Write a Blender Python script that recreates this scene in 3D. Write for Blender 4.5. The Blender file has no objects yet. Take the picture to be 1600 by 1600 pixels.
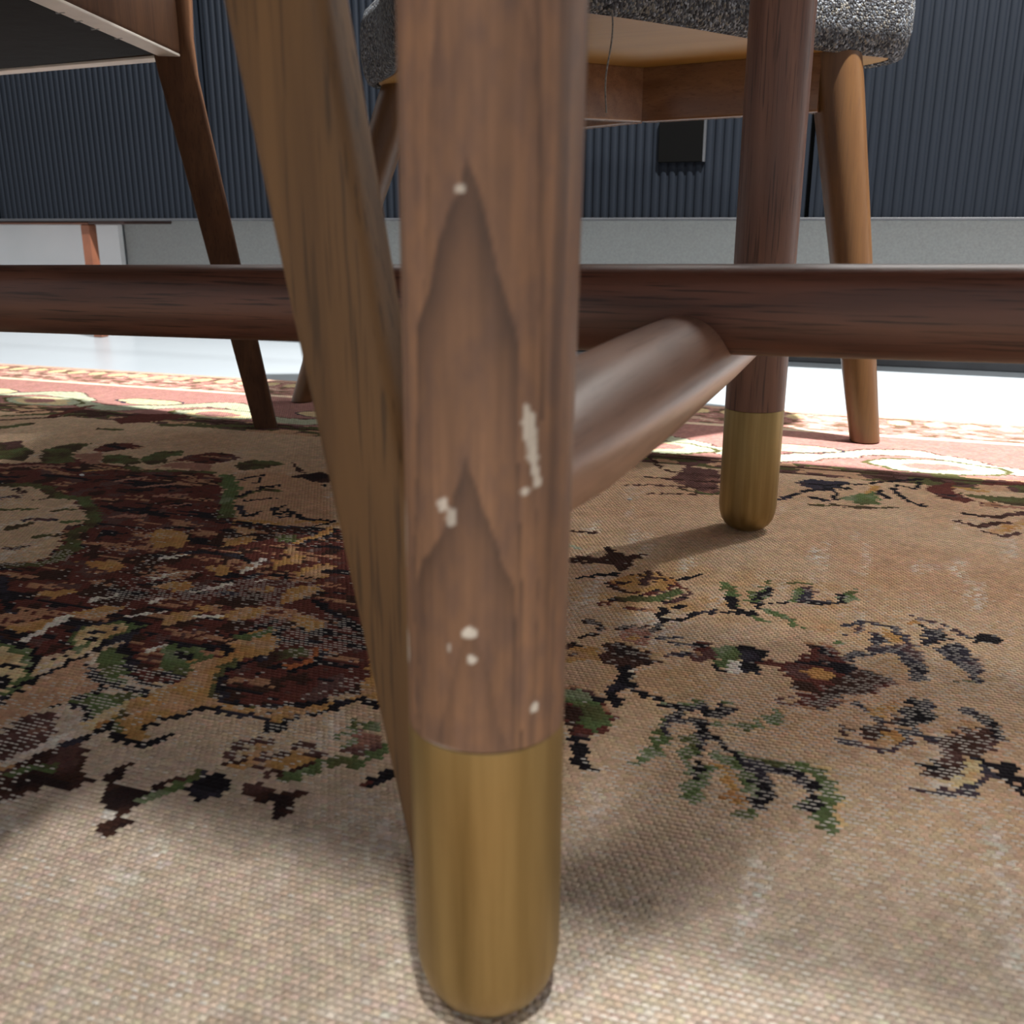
import bpy, math, random
import numpy as np
from mathutils import Vector, Matrix

# ------------------------------------------------------------------ camera, world, lights, exposure
scene = bpy.context.scene
COL = scene.collection
random.seed(4)
rng = np.random.default_rng(7)

cam_data = bpy.data.cameras.new('camera')
cam = bpy.data.objects.new('camera', cam_data)
COL.objects.link(cam)
cam.location = (0.0, 0.0, 0.25)
cam.rotation_euler = (math.radians(90 - 16.5), 0.0, math.radians(21.0))
cam_data.sensor_width = 36.0
cam_data.lens = 36.0 * 1530 / 1600
cam_data.clip_start = 0.01
cam_data.dof.use_dof = True
cam_data.dof.focus_distance = 0.80
cam_data.dof.aperture_fstop = 15.0
scene.camera = cam

world = bpy.data.worlds.new('room_air')
scene.world = world
world.use_nodes = True
bg = world.node_tree.nodes['Background']
bg.inputs['Color'].default_value = (0.97, 0.98, 1.0, 1)
bg.inputs['Strength'].default_value = 0.47

scene.view_settings.view_transform = 'Standard'
scene.view_settings.look = 'None'
scene.view_settings.gamma = 1.0
scene.view_settings.use_curve_mapping = False
scene.view_settings.exposure = 0.0


def ceiling_light(name, loc, target, power, size, spread=None):
    """A showroom ceiling lamp: a small disc light aimed at a point."""
    d = bpy.data.lights.new(name, 'AREA')
    d.shape = 'DISK'
    d.size = size
    d.energy = power
    d.color = (1.0, 0.97, 0.93)
    if spread:
        d.spread = math.radians(spread)
    o = bpy.data.objects.new(name, d)
    COL.objects.link(o)
    o.location = loc
    o.rotation_euler = (Vector(target) - Vector(loc)).to_track_quat('-Z', 'Y').to_euler()
    return o


# over the table, lights everything past its far edge
ceiling_light('ceiling_spot', (0.40, 0.94, 2.6), (0.0, 1.25, 0.0), 300, 0.07)
# over the cabinet run on the right, reaches in under the table top
ceiling_light('ceiling_spot', (0.85, 2.20, 2.6), (-0.1, 0.8, 0.0), 33, 0.10)
# behind the camera
ceiling_light('ceiling_spot', (0.36, -0.47, 2.6), (0.0, 0.2, 0.0), 54, 0.10)
ceiling_light('ceiling_spot', (-0.60, -0.95, 2.6), (0.0, 0.4, 0.0), 36, 0.42)

# ------------------------------------------------------------------ materials
MATS = {}


def srgb(c):
    c = [x / 255.0 for x in c]
    return tuple(x / 12.92 if x <= 0.04045 else ((x + 0.055) / 1.055) ** 2.4 for x in c) + (1.0,)


def new_mat(name):
    m = bpy.data.materials.new(name)
    m.use_nodes = True
    nt = m.node_tree
    b = nt.nodes['Principled BSDF']
    MATS[name] = m
    return m, nt, b


def N(nt, t, **kw):
    n = nt.nodes.new(t)
    for k, v in kw.items():
        setattr(n, k, v)
    return n


def L(nt, a, ao, b, bi):
    nt.links.new(a.outputs[ao], b.inputs[bi])


def mottled(name, c1, c2, scale=8.0, rough=0.6, bump=0.0, bump_scale=200.0, metallic=0.0, stretch=(1, 1, 1), spec=0.5):
    m, nt, b = new_mat(name)
    tc = N(nt, 'ShaderNodeTexCoord')
    mp = N(nt, 'ShaderNodeMapping')
    mp.inputs['Scale'].default_value = stretch
    L(nt, tc, 'Object', mp, 'Vector')
    no = N(nt, 'ShaderNodeTexNoise')
    no.inputs['Scale'].default_value = scale
    no.inputs['Detail'].default_value = 6
    L(nt, mp, 'Vector', no, 'Vector')
    r = N(nt, 'ShaderNodeValToRGB')
    r.color_ramp.elements[0].position = 0.3
    r.color_ramp.elements[0].color = srgb(c1)
    r.color_ramp.elements[1].position = 0.7
    r.color_ramp.elements[1].color = srgb(c2)
    L(nt, no, 'Fac', r, 'Fac')
    L(nt, r, 'Color', b, 'Base Color')
    b.inputs['Roughness'].default_value = rough
    b.inputs['Metallic'].default_value = metallic
    b.inputs['Specular IOR Level'].default_value = spec
    if bump > 0:
        n2 = N(nt, 'ShaderNodeTexNoise')
        n2.inputs['Scale'].default_value = bump_scale
        n2.inputs['Detail'].default_value = 3
        L(nt, mp, 'Vector', n2, 'Vector')
        bu = N(nt, 'ShaderNodeBump')
        bu.inputs['Strength'].default_value = bump
        bu.inputs['Distance'].default_value = 0.002
        L(nt, n2, 'Fac', bu, 'Height')
        L(nt, bu, 'Normal', b, 'Normal')
    return m


def wood(name, light, dark, pore, axis='z', rough=0.42, grain=1.0, pores=0.55):
    """Stained timber: broad growth bands, fine fibres and short dark pores along one axis."""
    m, nt, b = new_mat(name)
    tc = N(nt, 'ShaderNodeTexCoord')

    def noise(across, along, detail, dist=0.0):
        mp = N(nt, 'ShaderNodeMapping')
        s = [across] * 3
        s['xyz'.index(axis)] = along
        mp.inputs['Scale'].default_value = s
        L(nt, tc, 'Object', mp, 'Vector')
        n = N(nt, 'ShaderNodeTexNoise')
        n.inputs['Scale'].default_value = 1.0
        n.inputs['Detail'].default_value = detail
        n.inputs['Distortion'].default_value = dist
        L(nt, mp, 'Vector', n, 'Vector')
        return n
    broad = noise(70 * grain, 5 * grain, 3, 0.6)
    r = N(nt, 'ShaderNodeValToRGB')
    r.color_ramp.elements[0].position = 0.34
    r.color_ramp.elements[0].color = srgb(dark)
    r.color_ramp.elements[1].position = 0.66
    r.color_ramp.elements[1].color = srgb(light)
    L(nt, broad, 'Fac', r, 'Fac')
    fine = noise(640 * grain, 20 * grain, 4)
    pr = N(nt, 'ShaderNodeValToRGB')
    pr.color_ramp.elements[0].position = 0.34
    pr.color_ramp.elements[0].color = (1, 1, 1, 1)
    pr.color_ramp.elements[1].position = 0.45
    pr.color_ramp.elements[1].color = (0, 0, 0, 1)
    L(nt, fine, 'Fac', pr, 'Fac')
    mu = N(nt, 'ShaderNodeMath', operation='MULTIPLY')
    mu.inputs[1].default_value = pores
    L(nt, pr, 'Color', mu, 0)
    mx = N(nt, 'ShaderNodeMix', data_type='RGBA')
    L(nt, mu, 0, mx, 'Factor')
    L(nt, r, 'Color', mx, 6)
    mx.inputs[7].default_value = srgb(pore)
    L(nt, mx, 2, b, 'Base Color')
    b.inputs['Roughness'].default_value = rough
    bu = N(nt, 'ShaderNodeBump')
    bu.inputs['Strength'].default_value = 0.15
    bu.inputs['Distance'].default_value = 0.0006
    L(nt, fine, 'Fac', bu, 'Height')
    L(nt, bu, 'Normal', b, 'Normal')
    return m


WAL_L, WAL_D, WAL_P = (128, 92, 76), (102, 71, 59), (58, 38, 33)
wood('walnut_upright', WAL_L, WAL_D, WAL_P, 'z', pores=0.7)
wood('walnut_lengthwise', (112, 74, 60), (86, 56, 46), (44, 28, 25), 'x', rough=0.38, pores=0.8)
wood('walnut_crosswise', (156, 122, 102), (126, 96, 80), (84, 60, 50), 'y', rough=0.34, pores=0.3)
wood('olive_ash', (124, 94, 60), (98, 73, 47), (54, 42, 30), 'z', grain=0.8, pores=0.6, rough=0.6)
wood('dark_walnut', (96, 66, 45), (76, 51, 36), (50, 33, 25), 'z', pores=0.4, rough=0.6)
MATS['dark_walnut'].node_tree.nodes['Principled BSDF'].inputs['Specular IOR Level'].default_value = 0.15
wood('golden_beech', (106, 74, 41), (92, 62, 34), (70, 46, 27), 'z', rough=0.4, pores=0.25)
wood('apron_wood', (132, 96, 68), (112, 78, 54), (80, 54, 38), 'x', rough=0.24, pores=0.4)
wood('seat_plywood', (152, 115, 54), (142, 105, 48), (122, 88, 40), 'x', rough=0.5, grain=0.35, pores=0.25)
mottled('rail_sheen', (214, 206, 196), (228, 220, 210), 30, 0.5)  # pale tone paints in the floor's sheen on the chair rail undersides
mottled('black_lining', (9, 9, 9), (15, 14, 13), 14, 0.85, 0.5, 30, spec=0.2)
mottled('dark_cushion', (48, 50, 50), (64, 66, 66), 60, 0.9, 0.4, 700)
mottled('navy_lacquer', (20, 25, 32), (23, 28, 36), 6, 0.6, spec=0.12)
mottled('gap_black', (7, 7, 7), (9, 9, 9), 6, 0.9, spec=0.05)
mottled('dark_strip', (52, 54, 58), (62, 64, 68), 20, 0.6)
mottled('linen_plinth', (150, 152, 150), (164, 166, 164), 260, 0.85, 0.3, 900, stretch=(1, 1, 1))
mottled('white_floor', (166, 175, 182), (173, 182, 189), 3, 0.28)
mottled('white_paint', (226, 228, 228), (238, 238, 238), 5, 0.7)
mottled('orange_brown_edge', (112, 70, 52), (128, 80, 58), 30, 0.5)
mottled('umber_board', (62, 44, 40), (80, 58, 52), 30, 0.5)
mottled('thread', (96, 92, 88), (140, 134, 126), 400, 0.9)
mottled('steel', (150, 150, 150), (175, 175, 175), 100, 0.35, metallic=1.0)


def brass():
    m, nt, b = new_mat('brushed_brass')
    tc = N(nt, 'ShaderNodeTexCoord')
    mp = N(nt, 'ShaderNodeMapping')
    mp.inputs['Scale'].default_value = (160, 160, 7)
    L(nt, tc, 'Object', mp, 'Vector')
    n = N(nt, 'ShaderNodeTexNoise')
    n.inputs['Scale'].default_value = 1.0
    n.inputs['Detail'].default_value = 4
    L(nt, mp, 'Vector', n, 'Vector')
    r = N(nt, 'ShaderNodeValToRGB')
    r.color_ramp.elements[0].position = 0.25
    r.color_ramp.elements[0].color = srgb((134, 113, 72))
    r.color_ramp.elements[1].position = 0.75
    r.color_ramp.elements[1].color = srgb((170, 147, 100))
    L(nt, n, 'Fac', r, 'Fac')
    L(nt, r, 'Color', b, 'Base Color')
    b.inputs['Metallic'].default_value = 0.92
    b.inputs['Roughness'].default_value = 0.47
    mp2 = N(nt, 'ShaderNodeMapping')
    mp2.inputs['Scale'].default_value = (90, 90, 900)
    L(nt, tc, 'Object', mp2, 'Vector')
    n2 = N(nt, 'ShaderNodeTexNoise')
    n2.inputs['Scale'].default_value = 1.0
    L(nt, mp2, 'Vector', n2, 'Vector')
    bu = N(nt, 'ShaderNodeBump')
    bu.inputs['Strength'].default_value = 0.12
    bu.inputs['Distance'].default_value = 0.0004
    L(nt, n2, 'Fac', bu, 'Height')
    L(nt, bu, 'Normal', b, 'Normal')


brass()


def tweed():
    m, nt, b = new_mat('grey_tweed')
    tc = N(nt, 'ShaderNodeTexCoord')
    v = N(nt, 'ShaderNodeTexVoronoi')
    v.inputs['Scale'].default_value = 420
    L(nt, tc, 'Object', v, 'Vector')
    sep = N(nt, 'ShaderNodeSeparateColor')
    L(nt, v, 'Color', sep, 'Color')
    r = N(nt, 'ShaderNodeValToRGB')
    e = r.color_ramp.elements
    e[0].position, e[0].color = 0.0, srgb((36, 36, 38))
    e[1].position, e[1].color = 1.0, srgb((140, 149, 160))
    for p, c in ((0.35, (70, 71, 75)), (0.62, (88, 94, 102)), (0.8, (118, 114, 105))):
        k = r.color_ramp.elements.new(p)
        k.color = srgb(c)
    L(nt, sep, 0, r, 'Fac')
    L(nt, r, 'Color', b, 'Base Color')
    b.inputs['Roughness'].default_value = 0.95
    b.inputs['Specular IOR Level'].default_value = 0.15
    bu = N(nt, 'ShaderNodeBump')
    bu.invert = True
    bu.inputs['Strength'].default_value = 0.9
    bu.inputs['Distance'].default_value = 0.0025
    L(nt, v, 'Distance', bu, 'Height')
    L(nt, bu, 'Normal', b, 'Normal')


tweed()


def painted_leg():
    """Walnut whose growth rings and chips sit in a colour attribute on the leg."""
    m, nt, b = new_mat('walnut_cathedral')
    at = N(nt, 'ShaderNodeAttribute')
    at.attribute_name = 'grain'
    tc = N(nt, 'ShaderNodeTexCoord')
    mp = N(nt, 'ShaderNodeMapping')
    mp.inputs['Scale'].default_value = (520, 520, 22)
    L(nt, tc, 'Object', mp, 'Vector')
    n = N(nt, 'ShaderNodeTexNoise')
    n.inputs['Scale'].default_value = 1.0
    n.inputs['Detail'].default_value = 3
    L(nt, mp, 'Vector', n, 'Vector')
    mr = N(nt, 'ShaderNodeMapRange')
    mr.inputs[1].default_value = 0.3
    mr.inputs[2].default_value = 0.7
    mr.inputs[3].default_value = 0.84
    mr.inputs[4].default_value = 1.1
    L(nt, n, 'Fac', mr, 0)
    mx = N(nt, 'ShaderNodeMix', data_type='RGBA', blend_type='MULTIPLY')
    mx.inputs[0].default_value = 1.0
    L(nt, at, 'Color', mx, 6)
    L(nt, mr, 0, mx, 7)
    L(nt, mx, 2, b, 'Base Color')
    b.inputs['Roughness'].default_value = 0.52


painted_leg()


def rug_mat():
    m, nt, b = new_mat('knotted_wool')
    at = N(nt, 'ShaderNodeAttribute')
    at.attribute_name = 'knot'
    wf = N(nt, 'ShaderNodeAttribute')
    wf.attribute_name = 'weft'
    b.inputs['Roughness'].default_value = 0.95
    b.inputs['Specular IOR Level'].default_value = 0.1
    uv = N(nt, 'ShaderNodeUVMap')
    uv.uv_map = 'weave'
    tc = N(nt, 'ShaderNodeTexCoord')
    no = N(nt, 'ShaderNodeTexNoise')
    no.inputs['Scale'].default_value = 560
    no.inputs['Detail'].default_value = 3
    L(nt, tc, 'Object', no, 'Vector')
    sx = N(nt, 'ShaderNodeSeparateXYZ')
    L(nt, uv, 'UV', sx, 0)

    def mth(op, a, c=None):
        n = N(nt, 'ShaderNodeMath', operation=op)
        for i, q in enumerate((a, c)):
            if q is None:
                continue
            if isinstance(q, (int, float)):
                n.inputs[i].default_value = q
            else:
                L(nt, q[0], q[1], n, i)
        return (n, 0)
    # u, v count knots; each knot is a small pillow, the weft shows as a short dash under it
    wv = mth('MULTIPLY', mth('SUBTRACT', (no, 'Fac'), 0.5), 0.55)
    uf = mth('FRACT', (sx, 0))
    vf = mth('FRACT', (sx, 1))
    du = mth('ADD', mth('SUBTRACT', uf, 0.5), wv)
    dv = mth('ADD', mth('SUBTRACT', vf, 0.24), mth('MULTIPLY', wv, 0.5))
    dash = mth('ADD', mth('POWER', mth('ABSOLUTE', mth('DIVIDE', du, 0.45)), 2.0), mth('POWER', mth('ABSOLUTE', mth('DIVIDE', dv, 0.21)), 2.0))
    cut = N(nt, 'ShaderNodeMapRange', interpolation_type='SMOOTHSTEP')
    cut.inputs[1].default_value = 0.75
    cut.inputs[2].default_value = 1.15
    L(nt, dash[0], 0, cut, 0)
    pu = mth('SUBTRACT', 1.0, mth('POWER', mth('ABSOLUTE', mth('MULTIPLY', du, 1.9)), 2.5))
    pv = mth('SUBTRACT', 1.0, mth('POWER', mth('ABSOLUTE', mth('MULTIPLY', mth('SUBTRACT', vf, 0.55), 1.9)), 2.2))
    h = mth('MULTIPLY', mth('MAXIMUM', pu, 0.0), mth('MAXIMUM', pv, 0.0))
    mx = N(nt, 'ShaderNodeMix', data_type='RGBA')
    L(nt, cut, 0, mx, 0)
    L(nt, wf, 'Color', mx, 6)
    L(nt, at, 'Color', mx, 7)
    L(nt, mx, 2, b, 'Base Color')
    h2 = mth('ADD', h, mth('MULTIPLY', (no, 'Fac'), 0.7))
    bu = N(nt, 'ShaderNodeBump')
    bu.inputs['Strength'].default_value = 0.9
    bu.inputs['Distance'].default_value = 0.0016
    L(nt, h2[0], 0, bu, 'Height')
    L(nt, bu, 'Normal', b, 'Normal')


rug_mat()

# ------------------------------------------------------------------ mesh helpers


def mesh_obj(name, verts, faces, mat, parent=None, origin=(0, 0, 0), smooth=True, kind=None, label=None):
    """One mesh object; verts are in room coordinates, stored relative to origin."""
    me = bpy.data.meshes.new(name)
    o3 = Vector(origin)
    me.from_pydata([tuple(Vector(v) - o3) for v in verts], [], faces)
    me.update()
    if smooth:
        me.polygons.foreach_set('use_smooth', [True] * len(me.polygons))
        try:
            me.set_sharp_from_angle(angle=math.radians(40))
        except Exception:
            pass
    me.materials.append(MATS[mat])
    o = bpy.data.objects.new(name, me)
    COL.objects.link(o)
    if parent:
        o.parent = parent
    else:
        o.location = o3
    if kind:
        o['kind'] = kind
    if label:
        o['label'] = label
    return o


def thing(name, label, cat, loc, group=None):
    o = bpy.data.objects.new(name, None)
    COL.objects.link(o)
    o.location = loc
    o.empty_display_size = 0.05
    o['label'] = label
    o['category'] = cat
    if group:
        o['group'] = group
    return o


def loft(rings, caps=True):
    n = len(rings[0])
    V, F = [], []
    for r in rings:
        V += [tuple(p) for p in r]
    for i in range(len(rings) - 1):
        for j in range(n):
            k = (j + 1) % n
            F.append((i * n + j, i * n + k, (i + 1) * n + k, (i + 1) * n + j))
    if caps:
        F.append(tuple(reversed(range(n))))
        m = (len(rings) - 1) * n
        F.append(tuple(range(m, m + n)))
    return V, F


def merge(*parts):
    V, F = [], []
    for v, f in parts:
        k = len(V)
        V += list(v)
        F += [tuple(i + k for i in q) for q in f]
    return V, F


def frame_for(d):
    d = Vector(d).normalized()
    up = Vector((0, 0, 1)) if abs(d.z) < 0.9 else Vector((0, 1, 0))
    x = up.cross(d).normalized()
    y = d.cross(x).normalized()
    return x, y


def stick(p0, p1, profile, seg=32, ry=1.0, power=1.0, level=False):
    """Turned stick from p0 to p1; profile = [(t, radius)], ry scales the second axis."""
    p0, p1 = Vector(p0), Vector(p1)
    x, y = (Vector((1, 0, 0)), Vector((0, 1, 0))) if level else frame_for(p1 - p0)
    rings = []
    for t, r in profile:
        c = p0.lerp(p1, t)
        ring = []
        for j in range(seg):
            a = 2 * math.pi * j / seg
            ca, sa = math.cos(a), math.sin(a)
            if power != 1.0:
                ca = math.copysign(abs(ca) ** power, ca)
                sa = math.copysign(abs(sa) ** power, sa)
            ring.append(c + x * (r * ca) + y * (r * ry * sa))
        rings.append(ring)
    return loft(rings)


def rounded_rect(hx, hy, r, n=4):
    pts = []
    r = min(r, hx * 0.99, hy * 0.99)
    for cx, cy, a0 in ((hx - r, hy - r, 0), (-hx + r, hy - r, 90), (-hx + r, -hy + r, 180), (hx - r, -hy + r, 270)):
        for i in range(n + 1):
            a = math.radians(a0 + 90 * i / n)
            pts.append((cx + r * math.cos(a), cy + r * math.sin(a)))
    return pts


def bar(path, sizes, xdir, r=0.005, n=4, level=False):
    """Rounded rectangular section swept along path; sizes = half (x, y); xdir fixes the section's x axis."""
    rings = []
    P = [Vector(p) for p in path]
    for i, p in enumerate(P):
        d = (P[min(i + 1, len(P) - 1)] - P[max(i - 1, 0)]).normalized()
        x = Vector(xdir)
        x = (x - d * x.dot(d)).normalized()
        y = d.cross(x).normalized()
        if level:
            x = Vector((xdir[0], xdir[1], 0)).normalized()
            y = Vector((-x.y, x.x, 0))
        hx, hy = sizes[i]
        rings.append([p + x * a + y * b for a, b in rounded_rect(hx, hy, r, n)])
    return loft(rings)


def box(x0, x1, y0, y1, z0, z1, bev=0.002):
    """Box with chamfered edges."""
    b = min(bev, (x1 - x0) / 3, (y1 - y0) / 3, (z1 - z0) / 3)

    def ring(i, z):
        return [(x0 + i, y0 + i, z), (x1 - i, y0 + i, z), (x1 - i, y1 - i, z), (x0 + i, y1 - i, z)]
    rr = [ring(b, z0), ring(0, z0 + b), ring(0, z1 - b), ring(b, z1)]
    return loft(rr)


def slab(outline, z0, z1, bev=0.003):
    """Flat board with a given outline (counter-clockwise)."""
    c = Vector((sum(p[0] for p in outline) / len(outline), sum(p[1] for p in outline) / len(outline)))

    def ring(i, z):
        out = []
        for p in outline:
            v = Vector((p[0], p[1])) - c
            k = (v.length - i) / v.length
            out.append((c.x + v.x * k, c.y + v.y * k, z))
        return out
    return loft([ring(bev, z0), ring(0, z0 + bev), ring(0, z1 - bev), ring(bev, z1)])


def catmull(pts, k=6, closed=True):
    out = []
    n = len(pts)
    for i in range(n if closed else n - 1):
        if closed:
            q = [Vector(pts[(i + j - 1) % n]) for j in range(4)]
        else:
            q = [Vector(pts[min(max(i + j - 1, 0), n - 1)]) for j in range(4)]
        for s in range(k):
            t = s / k
            out.append(0.5 * ((2 * q[1]) + (q[2] - q[0]) * t + (2 * q[0] - 5 * q[1] + 4 * q[2] - q[3]) * t * t + (3 * q[1] - q[0] - 3 * q[2] + q[3]) * t ** 3))
    if not closed:
        out.append(Vector(pts[-1]))
    return out


# smooth value noise on arrays
_tab = rng.random((64, 64))


def vnoise(x, y):
    xi, yi = np.floor(x).astype(int), np.floor(y).astype(int)
    fx, fy = x - xi, y - yi
    fx, fy = fx * fx * (3 - 2 * fx), fy * fy * (3 - 2 * fy)
    a = _tab[xi % 64, yi % 64]
    b = _tab[(xi + 1) % 64, yi % 64]
    c = _tab[xi % 64, (yi + 1) % 64]
    d = _tab[(xi + 1) % 64, (yi + 1) % 64]
    return (a * (1 - fx) + b * fx) * (1 - fy) + (c * (1 - fx) + d * fx) * fy


def fbm(x, y, o=3):
    s, w, t = 0, 1.0, 0
    for i in range(o):
        s = s + w * vnoise(x * 2 ** i + 17 * i, y * 2 ** i + 5 * i)
        t += w
        w *= 0.5
    return s / t


# ------------------------------------------------------------------ the setting
FLOOR_Z = -0.006
mesh_obj('floor', *box(-4.5, 3.5, -2.6, 3.2, FLOOR_Z - 0.05, FLOOR_Z), 'white_floor', kind='structure', smooth=False)
mesh_obj('wall_back', *box(-4.5, 3.5, 2.30, 2.40, FLOOR_Z, 2.8), 'white_paint', kind='structure', smooth=False)

# ------------------------------------------------------------------ reeded cabinet run
CF = 1.785            # door face
CB = 0.255            # underside
CT = 0.88
cab = thing('sideboard', 'long dark navy sideboard with vertically ribbed doors on a pale linen plinth', 'cabinet', (-0.75, 2.0, FLOOR_Z))
cabo = cab.location.copy()
X0, X1 = -2.56, 1.045
mesh_obj('body', *box(X0, X1, CF + 0.014, 2.22, CB, CT), 'gap_black', cab, cabo, smooth=False)
PY = CF + 0.16         # the plinth stands well back under the doors
mesh_obj('plinth', *box(-1.740, X1 - 0.02, PY, 2.18, FLOOR_Z + 0.014, CB), 'linen_plinth', cab, cabo, smooth=False, label='pale grey linen-covered plinth')
mesh_obj('dark_strip', *box(-1.740, X1 - 0.02, PY - 0.006, PY, FLOOR_Z, FLOOR_Z + 0.03), 'dark_strip', cab, cabo, smooth=False)  # dark strip drawn in for the shade at the plinth foot
mesh_obj('base_board', *box(X0 + 0.02, -1.600, CF + 0.004, 2.0, CB - 0.010, CB), 'umber_board', cab, cabo, smooth=False, label='thin dark brown base board')
mesh_obj('board_edge', *box(X0 + 0.02, -1.700, CF + 0.001, CF + 0.004, CB - 0.010, CB - 0.006), 'orange_brown_edge', cab, cabo, smooth=False)
mesh_obj('base_panel', *box(X0 + 0.02, -1.742, PY - 0.02, PY - 0.005, FLOOR_Z, CB - 0.010), 'white_paint', cab, cabo, smooth=False, label='white panel under the left end')
mesh_obj('base_post', *box(-1.723, -1.700, CF + 0.004, CF + 0.026, FLOOR_Z, CB - 0.010), 'orange_brown_edge', cab, cabo, smooth=False, label='orange-brown base post')
mesh_obj('bottom_rail', *box(X0, X1, CF - 0.0065, CF + 0.014, CB - 0.003, CB + 0.002, 0.001), 'dark_strip', cab, cabo, smooth=False)

RP = 0.0153
rib_v = []
for z in (CB + 0.002, CT - 0.002):
    rib_v.append([(0.0058 * math.cos(math.pi * j / 6), -0.0026 * math.sin(math.pi * j / 6), z) for j in range(7)] + [])
rv, rf = loft(rib_v)
rib_me = bpy.data.meshes.new('rib')
rib_me.from_pydata([Vector(v) for v in rv], [], rf)
rib_me.polygons.foreach_set('use_smooth', [True] * len(rib_me.polygons))
rib_me.set_sharp_from_angle(angle=math.radians(50))
rib_me.materials.append(MATS['navy_lacquer'])
edges = [-1.955 + 0.6 * i for i in range(-1, 5)]
for i in range(5):
    a, b = edges[i] + 0.004, edges[i + 1] - 0.004
    d = mesh_obj('door', *box(a, b, CF, CF + 0.0135, CB, CT, 0.001), 'navy_lacquer', cab, cabo, smooth=False)
    n = int((b - a) / RP)
    off = ((b - a) - (n - 1) * RP) / 2
    for k in range(n):
        x = a + off + k * RP
        if x < -2.12 or x > 0.36:
            continue
        r = bpy.data.objects.new('rib', rib_me)
        COL.objects.link(r)
        r.parent = d
        r.location = (x - cabo.x, CF - cabo.y, -cabo.z)
# proud black block on a door, painting in a grip opening's shade
mesh_obj('grip_block', *box(-0.410, -0.333, CF - 0.0085, CF + 0.004, 0.349, 0.419, 0.001), 'gap_black', cab, cabo, smooth=False, label='square black block painting in a shaded grip opening')
mesh_obj('grip_edge', *box(-0.333, -0.3295, CF - 0.009, CF + 0.004, 0.349, 0.419, 0.0005), 'dark_strip', cab, cabo, smooth=False)

# ------------------------------------------------------------------ dining table
tbl = thing('dining_table', 'walnut dining table on round brass-tipped legs joined by turned stretchers', 'table', (-0.10, 0.53, 0.0))
to = tbl.location.copy()
LEG_R = 0.0239
FER_Z = 0.104


def ferrule(x, y, leg):
    prof = [(0.0, 0.006), (0.0006, 0.010), (0.0025, 0.0145), (0.006, 0.0186), (0.0105, 0.0214), (0.016, 0.0230), (0.022, 0.0237),
            (FER_Z - 0.0012, 0.0239), (FER_Z - 0.0003, 0.0236), (FER_Z, 0.0230)]
    V, F = stick((x, y, 0), (x, y, FER_Z), [(z / FER_Z, r) for z, r in prof], 56)
    return mesh_obj('ferrule', V, F, 'brushed_brass', leg, to, label='brushed brass foot sleeve')


# near leg: fine mesh that carries its growth rings and chips
NU, nz = 176, 430
zs = np.concatenate([np.linspace(FER_Z + 0.0002, 0.34, nz), np.linspace(0.36, 0.716, 12)])
th = np.linspace(0, 2 * np.pi, NU, endpoint=False)
TH_, ZZ = np.meshgrid(th, zs)
axx = -0.1068 + 0.0160 * ZZ
bel = LEG_R + 0.0003 * np.sin(np.clip((ZZ - 0.1) / 0.6, 0, 1) * np.pi)
gx, gy = axx + bel * np.cos(TH_), 0.252 + bel * np.sin(TH_)
gv = np.stack([gx, gy, ZZ], -1).reshape(-1, 3)
nr = len(zs)
gf = []
for i in range(nr - 1):
    for j in range(NU):
        k = (j + 1) % NU
        gf.append((i * NU + j, i * NU + k, (i + 1) * NU + k, (i + 1) * NU + j))
leg1 = mesh_obj('leg', gv, gf, 'walnut_cathedral', tbl, to, label='brown leg with white chips and arched grain')
face_dir = np.array([0.381, -0.924])
side_dir = np.array([0.924, 0.381])
A_ = np.cos(TH_) * side_dir[0] + np.sin(TH_) * side_dir[1]
FR = np.cos(TH_) * face_dir[0] + np.sin(TH_) * face_dir[1]
ang = np.arctan2(A_, FR)                     # angle round the leg, 0 in front
wob = (fbm(ang * 2.2 + 3, ZZ * 26, 3) - 0.5)
aa = A_ + 0.10 * wob
dark = np.zeros_like(ZZ)
front = np.clip(FR * 3 + 0.4, 0, 1)
for z0, a0, k, q, amp, ln in ((0.2660, -0.25, 0.085, 1.12, 1.0, 0.030), (0.1930, -0.26, 0.075, 1.08, 1.0, 0.020), (0.230, -0.22, 0.10, 1.2, 0.35, 0.012), (0.345, -0.1, 0.14, 1.3, 0.5, 0.03), (0.145, -0.2, 0.10, 1.2, 0.6, 0.015)):
    t = (z0 - ZZ) - k * np.abs(aa - a0) ** q - 2.2 * np.clip(np.abs(aa - a0) - 0.52, 0, 1) ** 1.5 + 0.010 * (fbm(ang * 6, ZZ * 60, 3) - 0.5)
    dark = np.maximum(dark, amp * np.clip(t / 0.003, 0, 1) * (0.40 + 0.60 * np.exp(-np.clip(t, 0, 1) / ln)) * np.exp(-np.clip(t, 0, 1) / 0.09) * front)
# straight grain lines on the flanks
lin = fbm(ang * 9 + 11, ZZ * 3.5, 3)
dark = np.maximum(dark, 0.5 * np.clip((lin - 0.60) / 0.10, 0, 1) * np.clip(np.abs(aa) * 2.2 - 0.3, 0, 1))
line = 0.42 + 1.1 * (0.30 - ZZ) * 2.6 * 0.55
dark = np.maximum(dark, 0.9 * np.exp(-((aa - line) / 0.022) ** 2) * (ZZ > 0.2) * front * np.clip(fbm(ang * 4, ZZ * 40, 2) * 2 - 0.3, 0, 1))
mott = fbm(ang * 7, ZZ * 120, 4)
mot2 = fbm(ang * 3 + 9, ZZ * 22, 3)
c_l, c_d, c_g = np.array(srgb((130, 97, 73))[:3]), np.array(srgb((58, 43, 37))[:3]), np.array(srgb((110, 84, 70))[:3])
kk = np.clip((mott - 0.33) * 1.9, 0, 1)[..., None]
base = c_l * (1 - kk) + c_g * kk
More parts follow.
